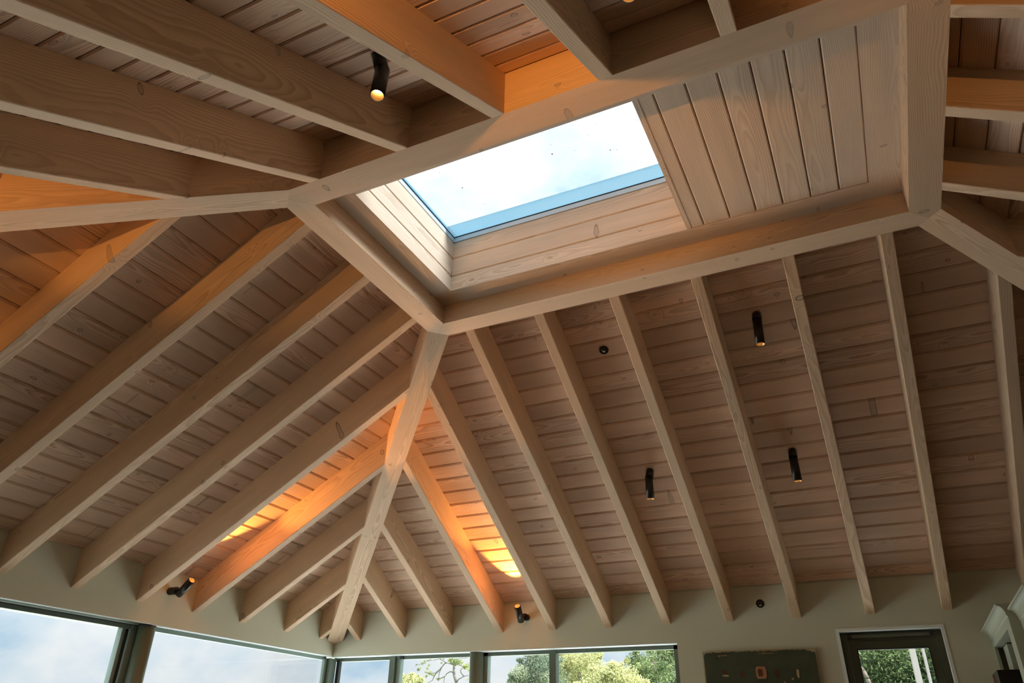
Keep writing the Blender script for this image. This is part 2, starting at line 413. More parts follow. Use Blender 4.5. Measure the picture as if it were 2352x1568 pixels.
# ------------------------------------------------------------------ ring beam
def ring_piece(plan, Lx, label, tone=0):
    lo = [(x, y, 0) for x, y in plan]; hi = [(x, y, D + .03) for x, y in plan]
    mb = MB(); Ax = Vector((-Lx.y, Lx.x, 0))
    mb.loft(lo, hi, (Lx, Ax, Vector((0, 0, 1)), (rnd(0, 90), rnd(.12, .2), .05)), tone)
    return tag(mb.build('ring_beam', M_BEAM), label, 'beam', 'beams of the skylight ring', 'thing')
g_ = .0015
m_ = h/2
ring_piece([(a, c+h), (a, d-h), (a+m_-g_, d-m_-g_), (a+wr-g_, d-wr-g_), (a+wr-g_, c+wr+g_), (a+m_-g_, c+m_+g_)], Vector((0, 1, 0)), 'short ring beam on the left side of the skylight opening')
ring_piece([(b, c+h), (b, d-h), (b-m_+g_, d-m_-g_), (b-wr+g_, d-wr-g_), (b-wr+g_, c+wr+g_), (b-m_+g_, c+m_+g_)], Vector((0, 1, 0)), 'short ring beam on the right, beside the boarded panel', -.05)
ring_piece([(a+h, d), (b-h, d), (b-m_, d-m_), (b-wr, d-wr), (a+wr, d-wr), (a+m_, d-m_)], Vector((1, 0, 0)), 'long far ring beam below the skylight, carrying the far slope rafters', .03)
ring_piece([(a+h, c), (b-h, c), (b-m_, c+m_), (b-wr, c+wr), (a+wr, c+wr), (a+m_, c+m_)], Vector((1, 0, 0)), 'long near ring beam above the skylight, carrying the near slope rafters', .03)

# ------------------------------------------------------------------ ledge, boarded panel, skylight shaft
LZ = .2655
rx0, rx1, ry0, ry1 = a+wr, b-wr, c+wr, d-wr
ox0, oxm, ox1, oy0, oy1 = -1.238, 1.775, 3.62, -.975, 1.038
def board_prism(plan, z0, z1, Lx, mb, off=None, tone=0.0):
    Ax = Vector((-Lx.y, Lx.x, 0))
    mb.loft([(x, y, z0) for x, y in plan], [(x, y, z1) for x, y in plan], (Lx, Ax, Vector((0, 0, 1)), off or plank_off()), tone)
soff = thing('ceiling_panel', W((oxm+ox1)/2, 0, LZ), 'flat boarded ceiling panel with mitred border, right of the skylight', 'ceiling panel')
for plan, Lx in (([(rx0, ry0), (rx0, ry1), (ox0, oy1), (ox0, oy0)], Vector((0, 1, 0))), ([(rx1, ry0), (rx1, ry1), (ox1, oy1), (ox1, oy0)], Vector((0, 1, 0))),
                 ([(rx0, ry1), (rx1, ry1), (ox1, oy1), (ox0, oy1)], Vector((1, 0, 0))), ([(rx0, ry0), (rx1, ry0), (ox1, oy0), (ox0, oy0)], Vector((1, 0, 0)))):
    mb = MB(); board_prism(plan, LZ, LZ+.04, Lx, mb, (rnd(0, 90), rnd(.03, .1), rnd(.05, .09)), -.02); mb.build('border_board', M_FIR_LIT, soff)
js = [oxm, 1.962, 2.245, 2.521, 2.794, 3.07, 3.344, ox1]
for i in range(7):
    mb = MB(); x0, x1 = js[i] + (.004 if i else 0), js[i+1] - .004; chb = .012
    prof = [(x0, LZ+.06), (x0, LZ+.008+(chb if i else 0)), (x0+(chb if i else 0), LZ+.008), (x1-chb, LZ+.008), (x1, LZ+.008+chb), (x1, LZ+.06)]
    off = [(11, .2, .04), (23, .18, .02), (37, -.16, .03), (51.3, .02, .07), (66, .01, -.055), (74, .03, .08), (81, .2, .03)][i]
    mb.loft([(x, oy0-.03, z) for x, z in prof], [(x, oy1+.03, z) for x, z in prof], (Vector((0, 1, 0)), Vector((1, 0, 0)), Vector((0, 0, 1)), off), rnd(-.06, .06))
    mb.build('panel_board', M_FIR_LIT, soff)
mb = MB(); mb.box(oxm+.05, rx1, ry0, ry1, LZ+.062, LZ+.10); mb.build('backing_board', M_HOLE, soff)

sky = thing('skylight', W((ox0+oxm)/2, 0, 1.1), 'rectangular skylight with boarded shaft in fir paled to look sky-lit, open to a pale sky', 'skylight')
zs = [LZ+.001, .489, .767, 1.0227]
e_ = .004
for k in range(3):
    z0, z1 = zs[k], zs[k+1] - .004; ch = .011
    def prof(n, s):   # outward coordinate n (face) and direction s away from the shaft
        cb_ = ch if k else 0
        return [(n+s*.05, z0)] + ([(n+s*cb_, z0)] if k else []) + [(n, z0+cb_), (n, z1-ch), (n+s*ch, z1), (n+s*.05, z1)]
    for nm, axis, n, s in (('left', 0, ox0+.003, -1), ('right', 0, oxm-.003, 1), ('back', 1, oy1-.003, 1), ('front', 1, oy0+.003, -1)):
        mb = MB()
        if k == 0: z0f = z0
        if axis == 0:
            A = [(x, oy0-(.05 if False else 0), z) for x, z in prof(n, s)]; B = [(x, oy1, z) for x, z in prof(n, s)]
            mb.loft(A, B, (Vector((0, 1, 0)), Vector((0, 0, 1)), Vector((1, 0, 0)), plank_off()), rnd(-.03, .05))
        else:
            A = [(ox0, y, z) for y, z in prof(n, s)]; B = [(oxm, y, z) for y, z in prof(n, s)]
            mb.loft(A, B, (Vector((1, 0, 0)), Vector((0, 0, 1)), Vector((0, 1, 0)), plank_off()), rnd(-.03, .05))
        mb.build('shaft_board', M_FIR_LIT, sky)
# carcass behind shaft boards
mb = MB(); o_ = .055
for (x0, x1, y0, y1) in ((ox0-o_-.08, ox0-o_, oy0-.2, oy1+.2), (oxm+o_, oxm+o_+.08, oy0-.2, oy1+.2), (ox0-o_, oxm+o_, oy1+o_, oy1+o_+.08), (ox0-o_, oxm+o_, oy0-o_-.08, oy0-o_)):
    mb.box(x0, x1, y0, y1, LZ+.042, 1.12)
mb.build('shaft_carcass', M_HOLE, sky)
def rect_frame(mb, x0, x1, y0, y1, wl, wr_, wf, wb, z0, z1, mi=0):
    mb.box(x0-wl, x0, y0-wf, y1+wb, z0, z1, mi=mi); mb.box(x1, x1+wr_, y0-wf, y1+wb, z0, z1, mi=mi)
    mb.box(x0, x1, y0-wf, y0, z0, z1, mi=mi); mb.box(x0, x1, y1, y1+wb, z0, z1, mi=mi)
mb = MB(); rect_frame(mb, ox0+.004, oxm-.004, oy0+.004, oy1-.004, .05, .05, .05, .05, 1.026, 1.094); mb.build('frame_rail', M_SKYFRAME, sky)
mb = MB(); rect_frame(mb, ox0+.008, oxm-.008, oy0+.008, oy1-.008, .05, .05, .05, .05, 1.092, 1.108); mb.build('gasket', M_GASKET, sky)
mb = MB(); rect_frame(mb, ox0+.03, oxm-.03, oy0+.03, oy1-.225, .25, .25, .25, .40, 1.1085, 1.120); tag(mb.build('edge_band', M_BAND, sky), 'translucent light blue edge band')
mb = MB(); mb.box(ox0-.2, oxm+.2, oy0-.2, oy1+.16, 1.122, 1.142); pane = mb.build('pane', M_SKYGLASS, sky)
mb = MB()
random.seed(21)
for i in range(46):
    x, y = rnd(ox0+.1, oxm-.1), rnd(oy0+.1, oy1-.3); r = .0035 if i % 9 else .008
    mb.cyl((x, y, 1.1205), (x, y, 1.1215), r*rnd(.7, 1.3), n=7)
tag(mb.build('dirt_specks', M_DARK, sky), 'small dark specks of dirt on the glass', kind='stuff')
mb = MB()
for i in range(70):
    x = .1 + rnd(0, 1)**1.3*.9; y = .1 + (x-.1)*(.1) + random.gauss(0, .10)
    mb.cyl((x, y, 1.119), (x, y, 1.1215), rnd(.003, .007), n=7)
tag(mb.build('water_drops', M_DROP, sky), 'cluster of pale water drops on the glass', kind='stuff')
# flat roof round the skylight
mb = MB()
mb.box(a, ox0-o_-.08, c, d, D+.04, D+.3); mb.box(oxm+o_+.08, b, c, d, D+.04, D+.3)
mb.box(ox0-o_-.08, oxm+o_+.08, oy1+o_+.08, d, D+.04, D+.3); mb.box(ox0-o_-.08, oxm+o_+.08, c, oy0-o_-.08, D+.04, D+.3)
struct(mb.build('ceiling', M_HOLE), 'flat roof deck hidden above the ring beams', 'ceiling')
random.seed(31)

# ------------------------------------------------------------------ walls, floor
TH = .5
DX0, DX1, DZ = 2.215, 3.60, -3.165          # doorway opening (wall plane)
GX1 = -.145                                  # right jamb of the far glazing
LY0 = -1.7                                   # left glazing cut short out of view to darken the near slope
mb = MB()
mb.box(XW-TH, XR+TH, YW, YW+TH, DZ, WT+.02); mb.box(XW-TH, DX0, YW, YW+TH, HB, DZ)
mb.box(GX1, DX0, YW, YW+TH, FL, HB); mb.box(DX1, XR+TH, YW, YW+TH, FL, DZ)
struct(mb.build('wall_back', M_WALL), 'greige plastered far wall above the glazing, with artwork and door', 'wall')
mb = MB()
mb.box(XW-TH, XW, YF-TH, YW, HL, WT+.02); mb.box(XW-TH, XW, YF-TH, LY0, FL, HL)
struct(mb.build('wall_left', M_WALL), 'greige plastered strip of the left wall above its glazing', 'wall')
mb = MB()
mb.box(XW, XR, YF-TH, YF, FL, WT+.02)
struct(mb.build('wall_front', M_CABIN), 'dark olive wall behind the viewer, colour picked to cut bounced light', 'wall')  # unseen wall, colour darkened to keep bounced light off the near rafters
mb = MB(); mb.box(XR, XR+TH, YF-TH, YW, FL, WT+.02); struct(mb.build('wall_right', M_CABIN), 'dark olive right wall beyond the frame, colour picked to cut bounced light', 'wall')  # unseen too, darkened the same way against bounced light
mb = MB(); mb.box(XW-TH, XR+TH, YF-TH, YW+TH, FL-.3, FL); struct(mb.build('floor', M_FLOOR), 'timber floor below the view', 'floor')
mb = MB(); mb.box(-150, 150, -150, 150, FL-.8, FL-.32); struct(mb.build('ground', M_LAWN), 'green lawn outside the windows', 'ground')
mb = MB(); mb.box(XW-16, XW-TH, YF-6, YW+14, FL-.32, FL-.02); mb.box(XW-TH, XR+4, YW+TH, YW+9, FL-.32, FL-.02)  # added out of view to bounce sunlight up through the glazing
struct(mb.build('bounce_terrace', M_BOUNCE), 'added pale paving outside the glazing, unseen, bouncing sunlight onto the roof', 'bounce_terrace')
# thin white bead where wall meets the boards
mb = MB(); mb.box(XW, XR, YW-.010, YW, WT-.014, WT-.002); struct(mb.build('trim_1', M_WALL), 'fine plaster bead where the far wall meets the boards', 'trim')

# ------------------------------------------------------------------ glazing, far wall (window_2) and left wall (window_1)
YG = YW + .20                                # frame plane, far wall
XG = XW - .22
def pxx(px, py, y): return at(px, py, 1, y).x
def pxy(px, py, x): return at(px, py, 0, x).y
win2 = thing('window_2', W((XW+GX1)/2, YG, HB), 'far wall glazing in olive frames, trees behind it', 'window', kind='structure')
mb = MB(); mb.box(XW, GX1, YW+.004, YG, HB-.016, HB-.002); mb.build('head_track', M_WHITE, win2)
mb = MB(); mb.box(XW-.1, GX1, YG, YG+.10, HB-.075, HB); mb.build('head_rail', M_FRAME, win2)
def vbar(name, x0, x1, y0, y1, m, par, top=HB-.002):
    mb = MB(); mb.box(x0, x1, y0, y1, FL, top); return mb.build(name, m, par)
vbar('mullion', pxx(896, 1530, YG), pxx(908, 1530, YG), YG-.03, YG+.12, M_FRAME, win2, HB-.02)
vbar('sash_stile', pxx(908.5, 1530, YG+.02), pxx(919, 1530, YG+.02), YG+.02, YG+.13, M_FRAMEPALE, win2, HB-.075)
vbar('mullion', pxx(1109, 1530, YG), pxx(1120, 1530, YG), YG, YG+.12, M_FRAMEPALE, win2, HB-.02)
vbar('mullion', pxx(1262.5, 1530, YG), pxx(1277.5, 1530, YG), YG-.02, YG+.12, M_FRAME, win2, HB-.02)
vbar('jamb', pxx(1550, 1520, YG), GX1+.0, YG, YG+.10, M_FRAME, win2)
mb = MB(); mb.box(XW-.1, GX1, YG+.05, YG+.06, FL, HB-.07); mb.build('pane', M_GLASS, win2)
mb = MB(); x = pxx(922.5, 1510, YG-.02); mb.cyl((x, YG-.05, at(922, 1510.5, 1, YG).z), (x, YG+.02, at(922, 1510.5, 1, YG).z), .028, n=14); tag(mb.build('restrictor', M_GASKET, win2), 'small dark round catch')
win1 = thing('window_1', W(XG, (LY0+YW)/2, HL), 'left wall glazing in grey olive frames, cloudy sky behind it', 'window', kind='structure')
CYL = pxy(340, 1432, XW-.11)                 # column on the left wall
mb = MB(); mb.box(XW-.14, XW-.004, CYL, YW, HL-.016, HL-.002); mb.build('head_track', M_WHITE, win1)
mb = MB(); mb.box(XW-.22, XW-.14, CYL, YW, HL-.075, HL); mb.build('head_rail', M_FRAMEPALE, win1)
mb = MB(); mb.box(XW-.20, XW-.012, LY0, CYL, HL-.006, HL-.001); mb.build('head_board', M_COLUMN, win1)
mb = MB(); mb.box(XW-.013, XW-.001, LY0, CYL, HL-.012, HL-.001); mb.build('edge_bead', M_WHITE, win1)
mb = MB(); mb.box(XW-.215, XW-.20, LY0, CYL, HL-.02, HL-.001); mb.build('edge_bead', M_WHITE, win1)
mb = MB(); mb.box(XW-.40, XW-.235, LY0, CYL-.05, HL-.085, HL-.002); mb.build('door_head_rail', M_FRAME, win1)
mb = MB(); mb.box(XW-.235, XW-.215, LY0, CYL-.05, HL-.03, HL-.001); mb.build('gasket', M_GASKET, win1)
XS = XW - .26
ys = [pxy(p, 1500, XS) for p in (269, 278, 284, 288)]
mb = MB(); mb.box(XS-.12, XS-.02, ys[0], ys[1]-.004, FL, HL-.06); mb.build('sash_stile', M_FRAMEPALE, win1)
mb = MB(); mb.box(XS-.12, XS, ys[1], ys[2], FL, HL-.03); mb.build('gasket', M_GASKET, win1)
ys2 = [pxy(p, 1500, XS+.04) for p in (286, 312)]
mb = MB(); mb.box(XS-.12, XS+.04, ys2[0], ys2[1], FL, HL-.02); mb.build('mullion', M_FRAMEPALE, win1)
mb = MB(); mb.box(XW-.19, XW-.18, ys2[1], YW-.02, FL, HL-.07); mb.build('pane', M_GLASS, win1)
mb = MB(); mb.box(XS-.07, XS-.06, LY0, ys[1], FL, HL-.07); mb.build('pane', M_GLASS, win1)
# corner post where the two glazed walls meet
YC = YW - .02
post = thing('corner_post', W(XW-.1, YW+.1, FL), 'dark olive corner post where the two glazed walls meet', 'post')
mb = MB(); mb.box(XW-.16, XW-.02, YW-.02, YW+.16, FL, HB-.03); mb.build('post', M_FRAME, post)
mb = MB(); mb.box(XW-.15, XW-.10, YW-.10, YW-.022, FL, HL-.06); mb.build('sash_stile', M_FRAMEPALE, post)
mb = MB(); mb.box(XW-.018, XW+.045, YG-.02, YG+.06, FL, HB-.05); mb.build('sash_stile', M_GASKET, post)

def column(x, y, label):
    o = thing('column', W(x, y, FL), label, 'column', 'round steel columns in the glazing')
    mb = MB(); mb.cyl((x, y, FL+.02), (x, y, HB-.02), .1225, n=40); mb.build('shaft', M_COLUMN, o)
    mb = MB(); mb.cyl((x, y, HB-.02), (x, y, HB-.003), .126, n=40); mb.build('cap_plate', M_GASKET, o)
    mb = MB(); mb.cyl((x, y, FL), (x, y, FL+.02), .16, n=40); mb.build('base_plate', M_COLUMN, o)
column(pxx(1094.5, 1530, YW+.14), YW+.14, 'round olive steel column in front of the far glazing, mid wall')
column(XW-.14, pxy(333, 1460, XW-.14), 'round olive steel column in the left glazing beside the sliding door')

# ------------------------------------------------------------------ door on the far wall
door = thing('door_1', W((DX0+DX1)/2, YW+.16, FL), 'dark olive glazed door in a white reveal, foliage behind the glass', 'door', kind='structure')
YD = YW + .16
mb = MB()
mb.box(DX0-.012, DX0+.03, YW-.008, YD, FL, DZ-.03); mb.box(DX1-.03, DX1+.012, YW-.008, YD, FL, DZ-.03); mb.box(DX0-.012, DX1+.012, YW-.008, YD, DZ-.03, DZ+.012)
mb.build('reveal_lining', M_WHITE, door)
fx0, fx1, fz = DX0+.03, DX1-.03, DZ-.03
def portal(mb, x0, x1, z1, ww, wt, y0, y1):
    mb.box(x0, x0+ww, y0, y1, FL, z1); mb.box(x1-ww, x1, y0, y1, FL, z1); mb.box(x0+ww, x1-ww, y0, y1, z1-wt, z1)
mb = MB(); portal(mb, fx0, fx1, fz, .085, .115, YD, YD+.10); mb.build('door_frame', M_DOOR, door)
sx0, sx1, sz = fx0+.089, fx1-.089, fz-.121
mb = MB(); portal(mb, sx0, sx1, sz, .105, .10, YD+.008, YD+.10); mb.build('sash', M_DOOR, door)
gx0, gx1, gz = sx0+.105, sx1-.105, sz-.10
mb = MB(); portal(mb, gx0-.002, gx1+.002, gz+.002, .014, .018, YD+.004, YD+.06); mb.build('glazing_bead', M_GASKET, door)
mb = MB(); mb.box(gx0, gx1, YD+.05, YD+.058, FL, gz); mb.build('pane', M_GLASS, door)
vent = MB(); vent.box(fx0+.155, fx1-.155, YD-.05, YD-.001, fz-.078, fz-.038); vo_ = vent.build('trickle_vent', M_VENT, door)
mb = MB(); mb.box(fx0+.10, fx0+.155, YD-.055, YD-.001, fz-.084, fz-.030); mb.build('end_cap', M_GASKET, vo_)
mb = MB(); mb.box(fx1-.155, fx1-.10, YD-.055, YD-.001, fz-.084, fz-.030); mb.build('end_cap', M_GASKET, vo_)

# ------------------------------------------------------------------ old green board on the far wall
BX0, BX1, BZ = .246, 1.900, -3.404
art = thing('wall_board', W((BX0+BX1)/2, YW-.03, -4.2), 'worn dark green painted board with five small cut-outs, hung on the far wall', 'wall art')
random.seed(5)
mb = MB(); n = 60; up = []
for i in range(n+1):
    x = BX0 + (BX1-BX0)*i/n; z = BZ - .012 - rnd(0, .014) - (.05 if i > n-6 else 0)*((i-(n-6))/6) - (.03 if i < 2 else 0)
    up.append((x, z))
pts = [(BX0+.02, -5.0)] + [(max(BX0+.02, min(BX1-.02, x)), z) for x, z in up] + [(BX1-.02, -5.0)]
mb.loft([(x, YW-.062, z) for x, z in pts], [(x, YW-.052, z) for x, z in pts]); mb.build('painted_face', M_PANEL, art)
mb = MB(); mb.box(BX0, BX1, YW-.051, YW-.004, -5.02, BZ); mb.build('backing_board', M_CREAM, art)
def on_board(px, py): p = at(px, py, 1, YW-.064); return p.x, p.z
def patch(name, px, py, wx, wz, m, dy=.002, jag=0.0):
    x, z = on_board(px, py); mb = MB(); k = 14; pp = []
    for i in range(k):
        th_ = 2*math.pi*i/k; cs, sn = math.cos(th_), math.sin(th_); q_ = max(abs(cs), abs(sn))
        pp.append((x + wx/2*cs/q_*(1+rnd(-jag, jag)), z + wz/2*sn/q_*(1+rnd(-jag, jag))))
    mb.loft([(p, YW-.0625-dy, q) for p, q in pp], [(p, YW-.0615, q) for p, q in pp]); return mb.build(name, m, art)
def P7(x, y): return (1600 + x/7.35, 1440 + y/7.35)
patch('cut_out', *P7(482, 772), .075, .075, M_HOLE, .003, .05); patch('chipped_edge', *P7(490, 818), .085, .025, M_CREAM, .004, .3)
patch('cut_out', *P7(775, 792), .068, .085, M_HOLE, .003, .06)
pl_ = patch('copper_plate', *P7(1090, 765), .150, .165, M_COPPER, .006, .03); patch('cut_out', *P7(1078, 768), .068, .100, M_HOLE, .010, .06)
patch('cut_out', *P7(1365, 780), .066, .120, M_HOLE, .003, .06)
patch('cut_out', *P7(1708, 780), .070, .120, M_HOLE, .003, .08); patch('chipped_edge', *P7(1712, 785), .038, .110, M_CREAM, .006, .25)
for (x, y, wx, wz) in ((1170, 440, .24, .008), (1165, 392, .26, .009), (1135, 418, .018, .012), (440, 480, .13, .012), (378, 497, .016, .016), (1625, 872, .040, .030), (1495, 925, .025, .03)):
    patch('scratch', *P7(x, y), wx, wz, M_COPPER, .002, .3)
random.seed(44)

# ------------------------------------------------------------------ cabinets at the right edge
CF = 4.12
def cornice(mb, xf, y0, y1, zb, zt):
    # cove profile that leans out towards the room (-x)
    pr = [(xf+.30, zb), (xf, zb)]
    for i in range(9):
        th_ = math.pi/2*i/8; pr.append((xf - .012 - .075*(1-math.cos(th_)), zb + .012 + (zt-zb-.03)*math.sin(th_)))
    pr += [(xf-.09, zt), (xf+.30, zt)]
    vs = mb.loft([(x, y0, z) for x, z in pr], [(x, y1, z) for x, z in pr])
YN = 4.47
def cabinet(xf, y0, y1, zt, nz, niche, label, deep=.95):
    o = thing('cabinet', W(xf+deep/2, (y0+y1)/2, FL), label, 'cabinet', 'tall kitchen cabinets')
    st = .33
    mb = MB(); mb.box(xf, xf+.035, y0, y0+st, FL, zt); mb.box(xf, xf+.035, y1-.19, y1, FL, zt); mb.box(xf, xf+.035, y0+st, y1-.19, nz, zt)
    mb.build('face_frame', M_CAB, o)
    mb = MB(); mb.box(xf+.035, xf+deep, y0, y0+.03, FL, zt); mb.box(xf+.035, xf+deep, y1-.03, y1, FL, zt)
    mb.box(xf+deep-.03, xf+deep, y0+.03, y1-.03, FL, zt); mb.box(xf+.035, xf+deep, y0+.03, y1-.03, zt-.03, zt); mb.box(xf+.036, xf+deep, y0+.03, y1-.03, nz-.002, nz+.02)
    mb.build('body', M_CAB, o)
    mb = MB(); cornice(mb, xf, y0, y1, zt, zt+.135); mb.build('cornice', M_CAB, o)
    return o
cab1 = cabinet(CF, YN, YW-.004, -3.405, -3.497, True, 'sage painted tall cabinet with coved cornice against the far wall')
xi = CF + .12
mb = MB(); mb.box(xi, xi+.03, pxy(2310.5, 1490, xi), pxy(2302.5, 1490, xi), FL, at(2306, 1485, 0, xi).z); mb.build('hinge_strip', M_DARK, cab1)
mb = MB(); mb.box(xi-.03, xi+.4, pxy(2322, 1490, xi), pxy(2311.5, 1490, xi), FL, at(2314, 1483, 0, xi).z); mb.build('inner_door', M_CAB, cab1)
mb = MB(); mb.box(xi-.028, xi+.4, pxy(2322, 1490, xi), pxy(2310.8, 1490, xi), at(2314, 1483, 0, xi).z+.002, at(2314, 1483, 0, xi).z+.014); mb.build('shelf', M_DARK, cab1)
cab2 = cabinet(CF+.105, 3.0, YN-.005, -3.46, -3.53, False, 'sage painted cabinet set back at the right edge, racked with thin shelves')
for k in range(6):
    mb = MB(); z = -3.60 - .088*k; mb.box(CF+.14, CF+.7, 3.3, 4.18, z, z+.012); mb.build('shelf', M_CABIN, cab2)
mb = MB(); mb.box(CF+.70, CF+.72, 3.26, 4.25, FL, -3.54); mb.build('back_panel', M_DARK, cab2)
bx = thing('black_box', W(4.2, 6.1, -4.2), 'black box standing in the cabinet niche, partly cut by the frame', 'box')
mb = MB(); mb.box(4.00, 4.55, 5.78, 6.36, -4.7, -3.83); mb.build('body', M_BLACK, bx)
mb = MB(); mb.box(3.985, 4.0, 6.30, 6.34, -4.7, -3.84); tag(mb.build('edge_strip', M_COPPER, bx), 'thin copper coloured edge')

# ------------------------------------------------------------------ spotlights
nb = Vector((0, -t, -1)).normalized(); nf = Vector((0, t, -1)).normalized()
def spotlight(base, nrm, axis, head0, label, group, blen=.15, lamp=True, power=SPOT_W, r=.056, size=52):
    base = Vector(base); nrm = Vector(nrm).normalized(); axis = Vector(axis).normalized(); head0 = Vector(head0)
    o = thing('spotlight', W(*base), label, 'spotlight', group)
    mb = MB(); mb.cyl(base + nrm*.002, base + nrm*blen, r, n=28); mb.build('mount', M_BLACK, o)
    mb = MB(); p = base + nrm*blen; q = head0 + axis*.03; mb.cyl(p - nrm*.02, p.lerp(q, 1.0), r*.55, n=16); mb.build('hinge', M_BLACK, o)
    Lh = .315; dep = .11; ri = r*.88
    mb = MB(); p0 = head0; p1 = head0 + axis*Lh
    x = axis.orthogonal().normalized(); y = axis.cross(x); n = 32
    rings = []
    for (s, rr) in ((0, 0), (0, r), (Lh, r), (Lh, ri), (Lh-dep, ri), (Lh-dep, 0)):
        ctr = head0 + axis*s
        if rr == 0: rings.append([mb.bm.verts.new(W(*ctr))])
        else: rings.append([mb.bm.verts.new(W(*(ctr + (x*math.cos(2*math.pi*i/n) + y*math.sin(2*math.pi*i/n))*rr))) for i in range(n)])
    for k in range(len(rings)-1):
        A, B = rings[k], rings[k+1]
        for i in range(n):
            j = (i+1) % n
            if len(A) == 1: f = mb.bm.faces.new((A[0], B[j], B[i]))
            elif len(B) == 1: f = mb.bm.faces.new((A[i], A[j], B[0]))
            else: f = mb.bm.faces.new((A[i], A[j], B[j], B[i])); f.smooth = True
            f.material_index = 1 if k >= 3 else 0
    mb.build('lamp_head', [M_BLACK, M_BRASS], o)
    mb = MB(); mb.cyl(head0 + axis*(Lh-dep+.004), head0 + axis*(Lh-dep+.02), ri*.85, n=24); mb.build('bulb', M_BULB, o)
    li = bpy.data.lights.new('spot_beam', 'SPOT'); li.energy = power; li.color = WARM; li.spot_size = math.radians(size); li.spot_blend = .35; li.shadow_soft_size = .018
    lo = bpy.data.objects.new('spot_beam', li); COL.objects.link(lo); lo.parent = o
    lo.location = W(*(head0 + axis*(Lh-dep+.035))) - W(*base)
    lo.rotation_euler = (-axis).to_track_quat('Z', 'Y').to_euler()
    return o
GC = 'black spotlights on the sloping ceiling'
DN = (0, .05, -1)
spotlight((2.212, 2.599, -.077), nb, (-.036, .057, -.998), (2.213, 2.522, -.204), 'black spotlight on the far slope, highest, just below the ring beam', GC)
spotlight((.226, 4.507, -1.186), nb, (-.008, .057, -.998), (.22, 4.427, -1.308), 'black spotlight low on the far slope, left of the lower pair', GC)
spotlight((2.213, 4.494, -1.179), nb, (.011, .043, -.999), (2.212, 4.419, -1.31), 'black spotlight low on the far slope, right of the lower pair', GC)
spotlight((.224, -2.594, -.114), nf, (.024, -.085, -.996), (.242, -2.538, -.246), 'black spotlight on the near slope with its lamp opening glowing white', GC)
hp = Vector((2.19, -2.52, -.49)); ax = Vector((.01, -.07, -1)).normalized(); h0 = hp - ax*.315; bs = Vector((2.17, -2.585, -.10))
spotlight((2.18, -2.585, D - t*(c+2.585)), nf, ax, h0, 'spotlight at the top edge of the view, only its glowing opening in frame', GC)
GW = 'black uplights on the walls'
spotlight((-2.753, YW, -2.744), (0, -1, 0), (.099, -.731, .676), (-2.791, 6.56, -2.822), 'black uplight on the far wall, glowing between two jack rafters', GW, .12, power=120)
spotlight((XW, 2.626, -2.744), (1, 0, 0), (.787, -.086, .611), (-6.699, 2.636, -2.804), 'black uplight on the left wall, glowing between two jack rafters', GW, .16, power=120)
spotlight((XW, -2.56, -2.744), (1, 0, 0), (.787, .086, .611), (-6.72, -2.56, -2.804), 'black uplight on the left wall beyond the left edge of the view', GW, .16)
for x, w in ((-2.753, 'left'), (1.2, 'middle'), (5.2, 'right')):
    spotlight((x, YF, -2.744), (0, 1, 0), (0, .735, .676), (x, YF+.17, -2.81), f'black uplight on the wall behind the viewer, {w} one of three', GW, .14, power=(130 if w == 'middle' else 50))

# ------------------------------------------------------------------ empty round boxes where a light is missing
def back_box(p, nrm, label):
    p = Vector(p); nrm = Vector(nrm).normalized(); o = thing('mounting_box', W(*p), label, 'mounting box', 'empty round mounting boxes')
    x = nrm.orthogonal().normalized(); y = nrm.cross(x); n = 28; mb = MB(); R = .062
    rings = []
    for (s, rr) in ((.001, R), (.014, R), (.014, R*.78), (.003, R*.76)):
        rings.append([mb.bm.verts.new(W(*(p + nrm*s + (x*math.cos(2*math.pi*i/n) + y*math.sin(2*math.pi*i/n))*rr))) for i in range(n)])
    for k in range(3):
        for i in range(n): mb.bm.faces.new((rings[k][i], rings[k][(i+1) % n], rings[k+1][(i+1) % n], rings[k+1][i]))
    mb.bm.faces.new(rings[-1]); mb.build('rim', M_BLACK, o)
    for i, (m, ang) in enumerate(((M_WIRES[0], .4), (M_WIRES[1], 2.4), (M_WIRES[2], 4.3))):
        mb = MB(); prev = p + nrm*.004 + (x*math.cos(ang) + y*math.sin(ang))*.034
        for k in range(1, 6):
            a2 = ang + k*.32; rr = .034 - .003*k; q = p + nrm*(.004 + .006*math.sin(k*.6)) + (x*math.cos(a2) + y*math.sin(a2))*rr
            mb.cyl(prev, q, .0055, n=8); prev = q
        mb.build('wire', m, o)
    mb = MB(); mb.box(p.x-.014, p.x+.014, p.y-.012, p.y+.012, p.z-.034, p.z-.018); mb.build('terminal_block', M_WHITE, o)
M_WIRES = (plain('yellow_wire', (.42, .36, .05), .5), plain('blue_wire', (.03, .05, .16), .5), plain('brown_wire', (.16, .06, .03), .5))
back_box((.222, 2.641, D - t*(2.641-d)), nb, 'empty round black mounting box with wires on the far slope boards')
back_box((1.203, YW, -2.742), (0, -1, 0), 'empty round black mounting box on the far wall above the green board')

